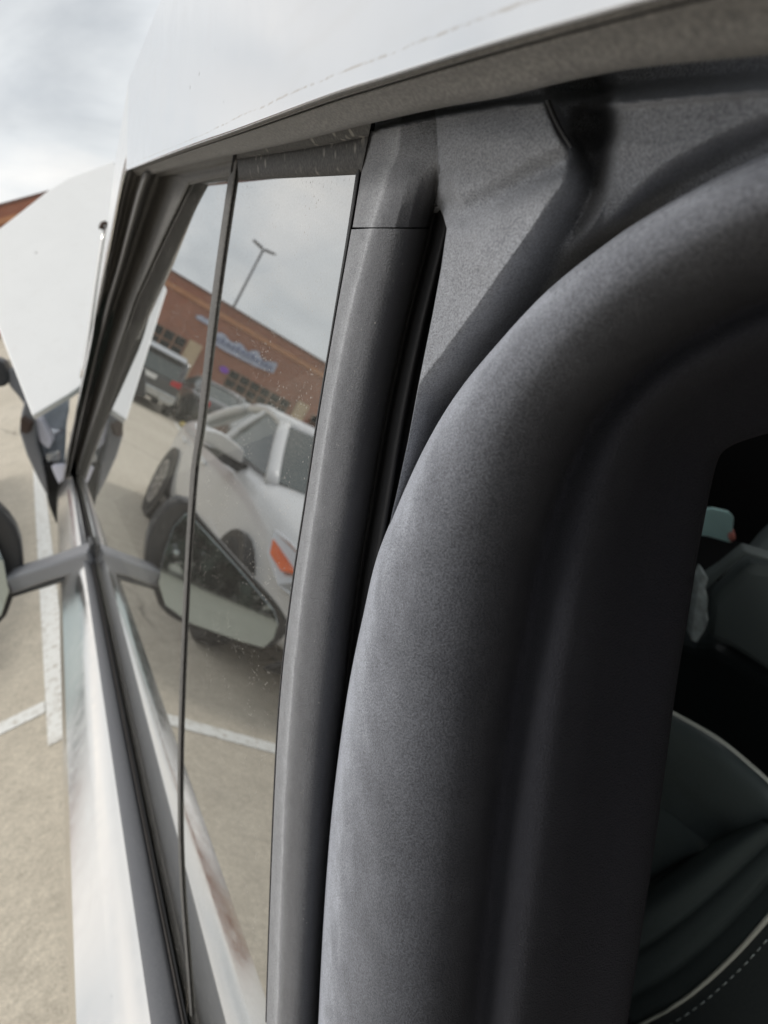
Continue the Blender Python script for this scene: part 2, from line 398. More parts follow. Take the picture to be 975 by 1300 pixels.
# ------------------------------------------------------------------ the ground and its markings
gs = 600
ground = struct(mesh_obj('ground', [(-gs, -gs, 0), (gs, -gs, 0), (gs, gs, 0), (-gs, gs, 0)], [(0, 1, 2, 3)], M['concrete']))
def marking(pts, label):
    P = [V(x, y, .004) for x, y in pts]
    o = mesh_obj('parking_line', P, [tuple(range(len(P)))], M['line'])
    if o.data.polygons[0].normal.z < 0: o.data.flip_normals()
    return tag(o, label, 'road marking', 'painted parking lines')
marking([(-.71, 3.0), (-.60, 3.0), (-.60, 8.6), (-.71, 8.6)], 'white painted line running forward beside the steel pickup')
marking([(-.715, 3.29), (-.715, 3.40), (-7.5, 3.46), (-7.5, 3.35)], 'white painted line crossing the ground in front of the white car')
marking([(-3.78, 17.5), (-3.66, 17.5), (-3.9, 21.6), (-4.02, 21.6)], 'white painted line behind the dark car by the shops')

# ------------------------------------------------------------------ the shop building, facing the lot
FY = 45.0
bld = empty('shop_building', (-8, FY, 0), 'long brick shop building with tan band and dark gridded windows behind the lot', 'building', world_space=True)
box('wall', (-48, FY, 0), (45, FY+14, 6.02), M['brick'], bld)
box('coping', (-48.1, FY-.08, 6.02), (45.1, FY+14.1, 6.16), M['coping'], bld, .02)
box('stone_band', (-48.05, FY-.1, 5.2), (45.05, FY-.002, 5.5), M['tanband'], bld, .02)
box('stone_band', (-48.05, FY-.06, .0), (45.05, FY-.003, .5), M['tanband'], bld, .02)
def shopfront(x0, x1, z0, z1, nc, nr):
    f = box('shop_window', (x0, FY-.05, z0), (x1, FY-.004, z1), M['muntin'], bld)
    w = (x1-x0)/nc; h = (z1-z0)/nr
    for i in range(nc):
        for j in range(nr):
            p = box('pane', (x0+i*w+.06, FY-.075, z0+j*h+.05), (x0+(i+1)*w-.06, FY-.052, z0+(j+1)*h-.05), M['shopglass'], None)
            p.parent = f; p.location = (0, 0, 0)
shopfront(-6.85, -2.6, .55, 3.05, 6, 4)
shopfront(-14.35, -9.9, .55, 2.8, 6, 4)
shopfront(-22, -16.0, .55, 2.8, 8, 4)
shopfront(1.5, 7.5, .55, 3.05, 8, 4)
for x in (-7.35, -15.1, -23, .6):
    box('pier', (x-.42, FY-.25, 0), (x+.42, FY-.002, 3.15), M['cream'], bld, .03)
# sign: pale outlined plate with blue letter shapes, too blurred in the photograph to read
sg = empty('shop_sign', (-10.2, FY-.1, 3.5), 'pale blue lettered sign under the tan band of the brick building', 'sign', world_space=True)
pts = []
for i in range(25):
    t = i/24; pts.append((-12.35+t*4.3, 4.34+.10*math.sin(t*23)+(.12 if .3 < t < .42 or t < .08 else 0)))
low = [(-8.05, 3.62), (-9, 3.56), (-10.2, 3.6), (-11.2, 3.66), (-12.35, 3.84)]
prism('face', [(x, FY-.2, z) for x, z in pts+low], (0, .12, 0), M['sign_face'], sg)
x = -12.15
while x < -8.3:
    w = random.uniform(.2, .34); h = random.uniform(.3, .46); z = 3.88-.03*(x+12)
    a = random.random()
    L = [(x, z), (x+.09, z), (x+.09, z+h*.4), (x+w-.09, z+h*.4), (x+w-.09, z), (x+w, z), (x+w, z+h*.75), (x+w*.6, z+h), (x, z+h*.85)]
    prism('letter', [(px, FY-.235, pz) for px, pz in L], (0, .03, 0), M['sign_blue'], sg)
    x += w+.09
s2 = prism('small_sign', [(-7.6, FY-.2, 4.42), (-6.75, FY-.2, 4.4), (-6.6, FY-.2, 4.55), (-6.9, FY-.2, 4.72), (-7.5, FY-.2, 4.7)], (0, .19, 0), M['sign_face'], None)
tag(s2, 'small pale blue sign on brick wall left of the long sign', 'sign')
c = [(-9.55+.3*math.cos(a), FY-.16, 2.53+.2*math.sin(a)) for a in np.linspace(0, 2*math.pi, 17)[:-1]]
tag(prism('window_sign', c, (0, .08, 0), M['purple'], None), 'small bright purple oval sign on the shop front', 'sign')
# lamp mast beyond the roof
lm = empty('light_mast', (-11.2, 60, 0), 'tall twin headed parking light mast rising behind the brick building', 'lamp post', world_space=True)
tube('pole', [(-11.2, 60, 0), (-11.2, 60, 6), (-11.2, 60, 12.85)], [.14, .11, .09], M['pole'], lm)
for s in (-1, 1):
    h = prism('lamp_head', [(-11.2+s*.1, 59.8, 12.8), (-11.2+s*1.0, 59.75, 12.98), (-11.2+s*1.05, 59.75, 13.1), (-11.2+s*.1, 59.8, 12.98)], (0, .5, 0), M['pole'], lm, .02)

# ------------------------------------------------------------------ cars (local: +X nose, +Z up)
def wheel(x, y, r, parent):
    s = 1 if y > 0 else -1
    prof = [(.0, .10), (.62*r, .10), (.66*r, .115), (.9*r, .115), (.985*r, .085), (r, .03), (r, -.03), (.985*r, -.085), (.9*r, -.11), (0, -.11)]
    N = 28; vs = []; fs = []
    for k in range(N):
        a = 2*math.pi*k/N
        for rr, yy in prof: vs.append((x+rr*math.cos(a), y+s*(yy-.1), r+rr*math.sin(a)))
    L = len(prof)
    for k in range(N):
        for i in range(L-1): fs.append((k*L+i, k*L+i+1, ((k+1) % N)*L+i+1, ((k+1) % N)*L+i))
    w = mesh_obj('wheel', vs, fs, M['tyre'], parent, True); fix_normals(w)
    vs = []; fs = []
    for k in range(10):
        a = 2*math.pi*k/10; da = .14
        b = len(vs)
        for rr, d in ((.1*r, .3), (.62*r, da)):
            for sg_ in (-1, 1): vs.append((x+rr*math.cos(a+sg_*d), y+s*.012, r+rr*math.sin(a+sg_*d)))
        fs.append((b, b+1, b+3, b+2))
    for k in range(24):
        a = 2*math.pi*k/24; a2 = 2*math.pi*(k+1)/24; b = len(vs)
        for rr in (.58*r, .67*r):
            for aa in (a, a2): vs.append((x+rr*math.cos(aa), y+s*.018, r+rr*math.sin(aa)))
        fs.append((b, b+1, b+3, b+2))
    rm = mesh_obj('rim', vs, fs, M['rim'], w); solid(rm, .012, 0)
    return w
def sedan(name, label, paint, loc, rz, scale, group, full=True):
    root = empty(name, loc, label, 'car', group); root.rotation_euler = (0, 0, rz); root.scale = (scale,)*3
    # lower body, lofted along the length
    st = [(-2.34, .38, .66, .78, .62), (-2.26, .26, .80, .97, .80), (-1.9, .22, .88, 1.03, .88), (-1.3, .2, .905, 1.06, .9), (-.6, .19, .91, 1.04, .91),
          (.2, .19, .91, 1.03, .91), (.8, .19, .91, 1.03, .91), (1.15, .2, .905, 1.03, .905), (1.55, .22, .87, .97, .87), (1.9, .23, .78, .88, .78), (2.15, .24, .62, .78, .62), (2.3, .3, .44, .66, .42)]
    rings = []
    for x, zb, wb, zt, w in st:
        half = [(0, zb), (w*.8, zb), (w*.97, zb+.1), (w*1.0, (zb+zt)*.52), (w*.985, zt-.16), (w*.93, zt-.03), (w*.6, zt+.02), (0, zt+.045)]
        ring = [(x, y, z) for y, z in half] + [(x, -y, z) for y, z in half[-2:0:-1]]
        rings.append(ring)
    L = len(rings[0]); vs = [p for r in rings for p in r]
    fs = [(i*L+k, i*L+(k+1) % L, (i+1)*L+(k+1) % L, (i+1)*L+k) for i in range(len(rings)-1) for k in range(L)]
    fs += [tuple(range(L)), tuple((len(rings)-1)*L+k for k in range(L))]
    b = fix_normals(mesh_obj('body', vs, fs, paint, root, True)); subsurf(b, 2)
    # greenhouse
    A0, A1 = V(.98, .74, 1.03), V(.18, .58, 1.395)
    B0, B1 = V(-.28, .82, 1.03), V(-.30, .60, 1.43)
    C0, C1 = V(-1.62, .72, 1.03), V(-.98, .57, 1.36)
    def mir(p): return V(p[0], -p[1], p[2])
    def pane(nm, quad, bul=V(0, 0, 0), n=6):
        q = [np.array(p) for p in quad]; vs = []
        for i in range(n):
            for j in range(n):
                u, v = i/(n-1), j/(n-1)
                vs.append((q[0]*(1-u)+q[1]*u)*(1-v)+(q[3]*(1-u)+q[2]*u)*v + bul*4*u*(1-u))
        return fix_normals(mesh_obj(nm, vs, grid_faces(n, n), M['carglass'], root, True))
    pane('windscreen', [A0, mir(A0), mir(A1), A1], V(.14, 0, .03))
    pane('rear_window', [C0, mir(C0), mir(C1), C1], V(-.1, 0, .03))
    for f in (lambda p: p, mir):
        pane('side_window', [f(A0), f(B0), f(B1), f(A1)]); pane('side_window', [f(B0), f(C0), f(C1), f(B1)])
        for a, b_, w in ((A0, A1, .05), (B0, B1, .035), (C0, C1, .07)):
            p0, p1 = f(a), f(b_)
            tube('pillar', resample([p0+(p0-p1)*.06, (p0+p1)/2+V(0, np.sign(p0[1])*.012, .012), p1], 8), w, paint, root, 10, .7)
        tube('roof_rail', resample([f(A1), f(B1)+V(0, 0, .005), f(C1)], 10), .04, paint, root, 8)
        s = 1 if f(A0)[1] > 0 else -1
        # door mirror: white cap above a black lower half
        mc = [(0.62, s*.86, 1.0), (.66, s*.90, 1.10), (.64, s*1.09, 1.15), (.58, s*1.20, 1.11), (.56, s*1.18, 1.02)]
        mr = prism('door_mirror', mc, (-.16, 0, 0), paint, root, .02); subsurf(mr, 1)
        prism('mirror_base', [(.6, s*.80, .93), (.62, s*1.0, .95), (.6, s*1.18, 1.0), (.58, s*.9, 1.02), (.56, s*.8, 1.01)], (-.12, 0, 0), M['black_plastic'], root, .008)
        # lamps and arches
        hl = prism('headlight', [(1.66, s*.80, .84), (1.84, s*.74, .83), (2.1, s*.58, .76), (2.22, s*.44, .70), (2.24, s*.44, .6), (2.16, s*.56, .57), (1.94, s*.735, .6), (1.76, s*.81, .7)], (.05, s*.05, .0), M['clear_lens'], root, .01)
        og = prism('indicator', [(1.72, s*.80, .79), (1.85, s*.755, .755), (1.98, s*.68, .705), (1.92, s*.745, .675), (1.79, s*.80, .715)], (.062, s*.056, .004), M['orange'], root, .006)
        tl = prism('tail_light', [(-2.3, s*.4, .78), (-2.24, s*.7, .8), (-2.24, s*.7, .92), (-2.3, s*.42, .93)], (-.06, 0, 0), M['red_lens'], root, .01)
        for wx in (1.42, -1.36):
            N = 24; c = [(wx+.362*math.cos(a), s*.80, .335+.362*math.sin(a)) for a in np.linspace(0, 2*math.pi, N+1)[:-1]]
            prism('wheel_arch', c, (0, s*.118, 0), M['black_plastic'], root)
            wheel(wx, s*.905, .335, root)
        prism('sill', [(1.0, s*.87, .17), (-.95, s*.87, .17), (-.95, s*.915, .26), (1.0, s*.915, .26)], (0, 0, .05), M['black_plastic'], root)
        for hx in (-.15, -1.15): prism('door_handle', [(hx, s*.905, .79), (hx-.2, s*.905, .80), (hx-.2, s*.93, .80), (hx, s*.93, .79)], (0, 0, .03), paint, root, .008)
    # roof skin
    R = []
    for x, y, z in ((.2, .57, 1.40), (0, .6, 1.44), (-.35, .61, 1.46), (-.7, .6, 1.445), (-1.0, .57, 1.38)):
        R.append([(x + (.05 if x > .1 else 0)*(1-(k/4)**2) , y*k/4, z+.035*(1-(k/4)**2)) for k in range(-4, 5)])
    rf = mesh_obj('roof', [p for r in R for p in r], grid_faces(5, 9), paint, root, True)
    if rf.data.polygons[0].normal.z < 0: rf.data.flip_normals()
    solid(rf, .02); 
    prism('grille', [(2.27, -.55, .36), (2.27, .55, .36), (2.31, .45, .58), (2.31, -.45, .58)], (.03, 0, .0), M['black_plastic'], root, .01)
    prism('lower_intake', [(2.18, -.72, .2), (2.18, .72, .2), (2.27, .68, .3), (2.27, -.68, .3)], (.05, 0, 0), M['black_plastic'], root, .01)
    prism('number_plate', [(-2.35, -.26, .6), (-2.35, .26, .6), (-2.35, .26, .73), (-2.35, -.26, .73)], (-.02, 0, 0), M['plate'], root)
    return root
white_car = sedan('parked_car', 'white parked car with orange indicator lens, nose towards the viewer beside the pickup', M['white_paint'], (-2.49, 6.38, 0), math.radians(-90), 1.14, 'parked cars')
sedan('parked_car', 'dark grey car parked right of the dark van by the yellow kerb', M['dark_paint'], (-5.15, 24.6, 0), math.radians(90), 1.08, 'parked cars')
sedan('parked_car', 'silver car parked close to the shop front under the purple sign', M['silver_paint'], (-8.9, 38, 0), math.radians(92), 1.08, 'parked cars')

# wood added behind the viewer: darkens the door mirror's reflection and cuts light from behind
tv = []; tf_ = []
for k in range(26000):
    x = rng.uniform(-70, 60); y = -34+rng.normal(0, 2.2); hmax = 6.5+2.2*math.sin(x*.35)+1.5*math.sin(x*.93+1)
    z = hmax*rng.random()**.7; c = V(x, y, z); a = rng.normal(size=3); a /= np.linalg.norm(a); b_ = np.cross(a, rng.normal(size=3)); b_ /= np.linalg.norm(b_)
    r = rng.uniform(.3, .7); q = len(tv); tv += [c+a*r, c+b_*r*.6, c-a*r, c-b_*r*.6]; tf_.append((q, q+1, q+2, q+3))
tw = mesh_obj('added_trees', tv, tf_, M['leaf']); tw['kind'] = 'stuff'; tag(tw, 'added dark belt of trees reflected in the door mirror glass', 'trees')
# dark van-like car seen from behind
suv = empty('parked_van', (-2.72, 21.8, 0), 'dark boxy car with red tail lights and white plate parked before the shops', 'car', 'parked cars')
prof = [(0, .42), (.0, .98), (.18, 1.5), (.32, 1.72), (2.6, 1.74), (3.3, 1.1), (4.4, 1.0), (4.6, .75), (4.6, .35), (.1, .32)]
Pn = [(-.96, y, z) for y, z in prof]
bd = prism('body', Pn, (1.92, 0, 0), M['dark_paint'], suv, .09)
prism('rear_window', [(-.78, .01, 1.06), (.78, .01, 1.06), (.72, .17, 1.5), (-.72, .17, 1.5)], (0, -.03, .01), M['carglass'], suv, .01)
prism('rear_spoiler', [(-.8, .1, 1.66), (.8, .1, 1.66), (.8, .4, 1.78), (-.8, .4, 1.78)], (0, 0, .04), M['silver_paint'], suv, .015)
for s in (-1, 1):
    prism('tail_light', [(s*.93, -.03, .92), (s*.62, -.03, .92), (s*.62, -.03, 1.06), (s*.93, -.02, 1.12)], (0, .1, 0), M['red_lens'], suv, .01)
    prism('exhaust_trim', [(s*.9, -.14, .36), (s*.5, -.14, .36), (s*.5, -.14, .5), (s*.9, -.14, .52)], (0, .1, 0), M['chrome'], suv, .02)
prism('bumper', [(-.97, -.1, .42), (.97, -.1, .42), (.95, -.1, .66), (-.95, -.1, .66)], (0, .2, 0), M['chrome'], suv, .03)
prism('number_plate', [(-.2, -.02, .86), (.2, -.02, .86), (.2, -.02, 1.0), (-.2, -.02, 1.0)], (0, -.02, 0), M['plate'], suv)
for sx in (-1, 1):
    for wy in (.85, 3.7):
        o = wheel(0, 0, .36, suv)
        o.rotation_euler = (0, 0, math.radians(90)); o.location = (sx*.93, wy, 0)
kb = prism('kerb_island', [(-4.05, 20.3, 0), (-6.6, 20.9, 0), (-6.6, 21.9, 0), (-4.05, 21.6, 0)], (0, 0, .13), M['yellow'], None, .03)
tag(kb, 'low yellow painted kerb island beside the dark parked cars', 'kerb')

# ------------------------------------------------------------------ the pickup
truck = empty('pickup_truck', (.9, 1.2, 0), 'bare steel pickup seen close along its side window and black door frame', 'pickup', world_space=True)
T = truck
ys = np.r_[np.linspace(.12, 1, 14), np.linspace(1.15, 3.3, 18)]
def lin(y, a, b): return a+(b-a)*(y-.4)/1.6
# shoulder of the door: steel ledge between belt trim and body crease, then the side below
outer = [belt(y, lin(y, .0354, .0245), lin(y, -.0095, 0)) for y in ys]
crease = [V(-.2625+.0149*y, y, 1.1104-.0444*y) for y in ys]
side = [c+V(-.02, 0, -.03) for c in crease]; low = [c+V(.03, 0, -.62) for c in crease]
inner0 = [p+V(.012, 0, -.004) for p in outer]
strip3('door_shoulder', [inner0, outer, [o*.5+c*.5+V(0, 0, .002) for o, c in zip(outer, crease)], crease], M['steel'], T)
strip3('door_side', [[c+V(0, 0, -.0005) for c in crease], side, low], M['steel'], T, smooth=False)
# grey belt trim and rubber seals
def bcurve(f): return [belt(y, *f(y)) for y in ys]
strip3('belt_trim', [[p+V(-.001, 0, .0005) for p in outer], [p+V(.004, 0, .004) for p in outer], bcurve(lambda y: (.012, .0005)), bcurve(lambda y: (.0095, -.003)), bcurve(lambda y: (.009, -.012))], M['strip'], T)
strip3('belt_seal', [bcurve(lambda y: (.009, -.013)), bcurve(lambda y: (.0075, -.002)), bcurve(lambda y: (.0055, .0015)), bcurve(lambda y: (.0042, -.002)), bcurve(lambda y: (.004, -.012))], M['beltseal'], T, sub=3)
strip3('glass_run_seal', [bcurve(lambda y: (.0036, -.012)), bcurve(lambda y: (.0028, .003)), bcurve(lambda y: (.0014, .0075)), bcurve(lambda y: (.0005, .006))], M['slot'], T, sub=3)

# side glass: one pane behind, one in front of the division bar
ML0 = [(472, 130), (462, 190), (457, 225), (443, 310), (425, 410), (405, 528), (388, 640), (372, 745), (358, 862), (350, 980), (343, 1150), (337, 1340)]
BAR = [(299.5, 192), (285, 290), (270, 401), (253, 549), (246, 591), (236, 740), (228.5, 930), (228, 1060), (232, 1150), (236, 1197), (243, 1290)]
barc = resample(BAR, 40)
def poly_glass(nm, pix):
    P = [gp(x, y, 0) for x, y in pix]
    return P
top_y = lambda y: 1.79+.12*min(y, 1.0)
bar_world = [gp(x, y) for x, y in barc]
inpl = np.cross(gn, V(0, 1, 0)); inpl /= np.linalg.norm(inpl); inpl *= np.sign(inpl[2])        # upward within the glass
def bglass(y, dz): return belt(y)+inpl*dz
mlx = resample(ML0, 24, False)
rear = [bglass(.519, -.03)] + bar_world[::-1][2:] + [gp(301, 150), gp(420, 120)] + [gp(x+9, y) for x, y in mlx] + [bglass(.28, -.03)]
def ngon(nm, P, mat, thick):
    o = mesh_obj(nm, P, [tuple(range(len(P)))], mat, T); face_cam(o); 
    return o
gr = ngon('door_glass', rear, M['glass'], .004)
front = [p for p in bar_world[:-2]] + [bglass(.53, -.03), bglass(1, -.02), bglass(2, -.02), bglass(3.1, -.02), gp(97, 575), gp(125, 470), gp(150, 380), gp(205, 200), gp(285, 170)]
gf = ngon('quarter_glass', front, M['glass'], .004)
wds = np.interp(np.linspace(0, 1, 40), [0, .2, .5, 1], [4.6, 4.6, 2.6, 1.7])
rows = [(np.c_[barc[:, 0]-wds, barc[:, 1]], .0005), (np.c_[barc[:, 0]-wds*.6, barc[:, 1]], .0016), (barc, .002), (np.c_[barc[:, 0]+wds*.6, barc[:, 1]], .0016), (np.c_[barc[:, 0]+wds, barc[:, 1]], .0005)]
sheet('division_bar', rows, M['pillar'], T, 3, 50, crv=False)

# steel roof rail and front pillar
S = [(1040, -60), (830, 0), (648, 51), (490, 100), (420, 122), (301, 166), (230, 191), (161, 217)]
SO = .04
def rail_rows():
    n = 60; s = resample(S, n, True)
    # upper silhouette of the rail, matched to the lower edge point by point
    U = resample([(1300, -900), (900, -560), (640, -330), (420, -170), (300, -70), (240, -60), (203, 2), (163, 103)], n, False)
    return s, U
s, U = rail_rows(); n = len(s)
me_rows = []
vv = [0, .004, .02, .06, .12, .2, .35, .55, .8, 1.0]
verts = []; uvs = []
for v in vv:
    for i in range(n):
        a = gp(*s[i], SO-.0035 if v == 0 else SO); b = gp(*U[i], SO)
        p = a+(b-a)*v
        verts.append(p); 
        L = np.linalg.norm(b-a); uvs.append((i/n, v*L*10))
o = mesh_obj('roof_rail', verts, grid_faces(len(vv), n), M['steel_rail'], T, True); face_cam(o)
uvl = o.data.uv_layers.new(name='UVMap')
for lp in o.data.loops: uvl.data[lp.index].uv = uvs[lp.vertex_index]
PO = [(163, 103), (148, 195), (143, 232), (131, 330), (117, 430), (102, 500), (88, 560), (76, 612)]
PI = [(161, 217), (158, 228), (153, 248), (137, 330), (112, 440), (100.5, 501), (90, 560), (81, 613)]
n = 30; a = resample(PO, n, False); b = resample(PI, n, False)
verts = [gp(*(a[i]*(1-t)+b[i]*t), SO-(.003 if t == 1 else 0)) for t in (0, .3, .7, .97, 1) for i in range(n)]
face_cam(mesh_obj('front_pillar', verts, grid_faces(5, n), M['steel'], T, True))
# dark roof glass behind the rail edge
Uw = [gp(x, y, SO) for x, y in U]
rv = Uw + [p+V(.7, -.1, .05) for p in Uw]
face_cam(mesh_obj('roof_glass', rv, grid_faces(2, len(Uw)), M['carglass'], T, False), (0, 0, 10))

# rail trim: rubber band under the steel
BD = [(1040, 62), (975, 70), (900, 77), (812, 86), (760, 95), (709, 106), (640, 123), (560, 137), (470, 157), (380, 179), (300, 196), (240, 209), (175, 226), (163, 221)]
n = 70; s2_ = resample(S, n); b2 = resample(BD, n)
def mixrow(t, off): return (s2_*(1-t)+b2*t, off)
sheet('rail_trim', [mixrow(-.01, SO-.004), mixrow(.05, SO-.006), mixrow(.12, SO-.0065), mixrow(.16, SO-.011), mixrow(.2, SO-.0085), mixrow(.5, SO-.013), mixrow(.8, SO-.0165), mixrow(.96, SO-.021), mixrow(1, SO-.03)], M['railtrim'], T, 3, n, crv=False)
# black bands on the glass, below the rail and along the front pillar
fb_top = [(473, 148), (420, 163), (360, 176), (300, 188)]
fb_low = [(458, 221), (420, 223), (360, 226), (303, 229)]
n = 20; A = resample(fb_top, n); B = resample(fb_low, n)
sheet('upper_band', [(A, .010), (A*.72+B*.28, .0068), (A*.66+B*.34, .0042), (A*.6+B*.4, .0045), (A*.12+B*.88, .003), (B, .0004)], M['frit'], T, 2, n, crv=False)
fc_top = [(297, 188), (262, 198), (225, 205), (180, 212)]; fc_low = [(292, 224), (270, 228), (245, 234), (225, 240)]
A = resample(fc_top, n); B = resample(fc_low, n)
sheet('upper_band', [(A, .016), (A*.6+B*.4, .008), (A*.5+B*.5, .003), (A*.2+B*.8, .0032), (B, .0004)], M['pillar'], T, 2, n, crv=False)
pin = [(245, 226), (238, 240), (206, 306), (172, 380), (150, 445), (131, 505), (112, 560), (98, 603)]
n = 40; A = resample(PI, n, False); B = resample(pin, n, False)
def pr(t, off): return (A*(1-t)+B*t, off)
sheet('pillar_trim', [pr(-.02, SO-.004), pr(.06, SO-.007), pr(.14, SO-.016), pr(.22, SO-.017), pr(.28, SO-.012), pr(.34, SO-.014), pr(.42, SO-.028), pr(.5, .006), pr(.6, .0045), pr(.95, .003), pr(1, .0004)], M['pillar'], T, 2, n, crv=False)

# ---- B pillar: moulding, end cap, slot, moulded corner panel, weatherstrip
ML = [(472, 156), (462, 190), (457, 225), (443, 310), (425, 410), (405, 528), (388, 640), (372, 745), (358, 862), (350, 980), (343, 1150), (337, 1340)]
MR1 = [(510, 150), (506, 190), (494, 225), (468, 310), (441, 418), (419, 528), (402, 640), (386, 745), (373, 862), (364, 980), (357, 1150), (351, 1340)]
MR4 = [(552, 140), (556, 190), (557, 230), (542, 306), (516, 410), (492, 520), (472, 635), (454, 745), (440, 862), (428, 980), (415, 1150), (403, 1340)]
def crop(c, y0, y1):
    r = resample(c, 200); k = (r[:, 1] >= y0) & (r[:, 1] <= y1); return r[k]
def mould(nm, y0, y1, d, hd, rr=None):
    n = 60
    L = resample(crop(ML, y0, y1), n, False); R1 = resample(crop(MR1, y0, y1), n, False); R4 = resample(crop(MR4, y0, y1+8), n, False)
    f = lambda t: R1*(1-t)+R4*t
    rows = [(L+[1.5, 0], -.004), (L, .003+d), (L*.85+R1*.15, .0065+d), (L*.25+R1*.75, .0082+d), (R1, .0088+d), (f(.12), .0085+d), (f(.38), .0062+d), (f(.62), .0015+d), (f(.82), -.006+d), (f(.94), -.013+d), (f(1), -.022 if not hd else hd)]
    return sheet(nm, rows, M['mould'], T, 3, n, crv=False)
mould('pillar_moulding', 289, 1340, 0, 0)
# dark gap line between glass and moulding
g0 = resample(crop(ML, 156, 1300), 50, False); wv = np.interp(np.arange(50), [0, 12, 49], [7, 3, 1.5])[:, None]*[1, 0]
sheet('glass_edge_seal', [(g0-wv, .0003), (g0-wv*.7, .0022), (g0-wv*.2, .0022), (g0+[1, 0], -.002)], M['slot'], T, 2, 50, crv=False)

# weatherstrip
WO = [(402, 1345), (404, 1294), (411, 1160), (422, 1023), (441, 881), (462, 777), (478, 709), (502, 648), (539, 568), (577, 504), (624, 445), (695, 369), (777, 304), (836, 266), (915, 222), (975, 194), (1045, 165)]
WI = [(786, 1345), (797, 1294), (818, 1160), (838, 1023), (857, 881), (874, 777), (884, 712), (894, 660), (903, 615), (910, 588), (917, 574), (930, 565), (945, 559), (958, 555), (975, 550), (1005, 543), (1045, 536)]
n = 110
def even(c):                         # keep corresponding points paired
    return catmull(np.array(c, float), 8)
wo, wi = even(WO), even(WI)
fr_ = lambda t: wo*(1-t)+wi*t
prof = [(.014, -.030), (.003, -.016), (.0, -.0075), (.008, -.001), (.024, .0035), (.05, .0068), (.09, .0088), (.15, .009), (.22, .0065), (.3, .001), (.38, -.007), (.45, -.017), (.5, -.0265), (.53, -.0292), (.56, -.0288), (.6, -.0285), (.65, -.0315), (.73, -.042), (.85, -.058), (.97, -.072), (1.0, -.082), (.995, -.12)]
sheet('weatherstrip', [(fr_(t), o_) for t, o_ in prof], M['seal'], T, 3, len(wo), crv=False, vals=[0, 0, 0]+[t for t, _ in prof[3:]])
bead = resample(fr_(.012)[88:], 60, False)
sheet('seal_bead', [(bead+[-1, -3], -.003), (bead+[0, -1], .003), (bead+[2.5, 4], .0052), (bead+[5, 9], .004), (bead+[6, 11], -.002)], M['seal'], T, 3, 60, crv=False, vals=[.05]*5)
# dark body shell behind everything on the pillar
bk = resample([(545, 150), (530, 300), (485, 500), (450, 700), (425, 900), (405, 1100), (392, 1345)], 40)
bk2 = np.array([resample(WO, 40)*.7+resample(WI, 40)*.3])[0]
slotL = resample(crop(MR4, 240, 1340), 60, False)
sheet('slot_seal', [(slotL-[5, 0], -.018), (slotL+[4, 0], -.021), (slotL+[9, 0], -.014), (slotL+[16, 0], -.0125), (slotL+[24, 0], -.015), (slotL+[30, 0], -.024), (slotL+[70, 0], -.026)], M['slot'], T, 3, 60, crv=False)

# moulded corner panel as one relief
def sdist(X, Y, pl):
    best = np.full(X.shape, 1e9); sg_ = np.zeros(X.shape)
    for (x0, y0), (x1, y1) in zip(pl[:-1], pl[1:]):
        dx, dy = x1-x0, y1-y0; t = np.clip(((X-x0)*dx+(Y-y0)*dy)/(dx*dx+dy*dy), 0, 1)
        ex, ey = X-x0-t*dx, Y-y0-t*dy; dd = np.hypot(ex, ey)
        cr = dx*(Y-y0)-dy*(X-x0)
        k = dd < best-1e-6; best = np.where(k, dd, best); sg_ = np.where(k, np.sign(cr), sg_)
    return best*sg_
def sst(a, b, x):
    t = np.clip((x-a)/(b-a), 0, 1); return t*t*(3-2*t)
def relief(X, Y):
    h = np.zeros_like(X)
    A_ = resample([(690, 90), (697, 132), (709, 165), (722, 190), (719, 221), (700, 250), (677, 286), (641, 337), (606, 387), (566, 442), (527, 497), (505, 570), (475, 690), (450, 800)], 90)
    d = -sdist(X, Y, [tuple(p) for p in A_])          # positive on the lower right side
    wv = np.interp(Y, [0, 180, 215, 260, 340, 900], [7, 9, 34, 62, 100, 100])
    dep = np.interp(Y, [0, 185, 240, 340, 900], [.028, .026, .032, .05, .05])
    h -= dep*(.45*sst(0, 1, d/wv)+.55*np.clip(d/wv, 0, 1))
    # the pit closes again on the flange
    C_ = [(1045, 112), (975, 139), (915, 163), (860, 194), (825, 218), (795, 247), (753, 297), (700, 365), (640, 440), (560, 540), (500, 650)]
    F_ = resample([(776, 80), (784, 140), (781, 197), (767, 252), (748, 292), (715, 340)], 30)
    dF = -sdist(X, Y, [tuple(p) for p in F_])
    h += .018*sst(-22, 4, dF)*(1-sst(270, 345, Y))
    dC = sdist(X, Y, C_)
    h -= .018*sst(0, 42, -dC)*sst(540, 640, X+.3*(500-Y))
    V_ = [(540, 262), (590, 270), (640, 247), (690, 218), (724, 203)]
    dv = sdist(X, Y, V_)
    h -= .0045*np.exp(-(dv/17)**2)
    h += .0016*np.exp(-((dv-22)/14)**2)*sst(560, 620, X)*0
    h -= .006*np.exp(-(((X-553)/16)**2+((Y-262)/26)**2))
    # shallow bulge on both fields
    h += .003*np.exp(-(((X-625)/75)**2+((Y-178)/34)**2))
    h += .003*np.exp(-(((X-620)/45)**2+((Y-320)/50)**2))
    # gap under the rail trim, with the lip on the right
    bdx = np.interp(X, [p[0] for p in BD[::-1]], [p[1] for p in BD[::-1]])
    lip = np.interp(X, [640, 743, 846, 975, 1045], [136, 133, 123, 112, 106])
    g = Y-bdx
    gapw = np.interp(X, [480, 640, 700, 743, 1045], [9, 11, 22, 34, 40])
    h -= .022*(1-sst(.45, 1.0, g/gapw))
    h += .006*np.exp(-((Y-lip-3)/5)**2)*sst(735, 760, X)
    # scalloped end of the flange
    h -= .010*np.exp(-(((X-752)/30)**2+((Y-160)/26)**2)**2)
    return h
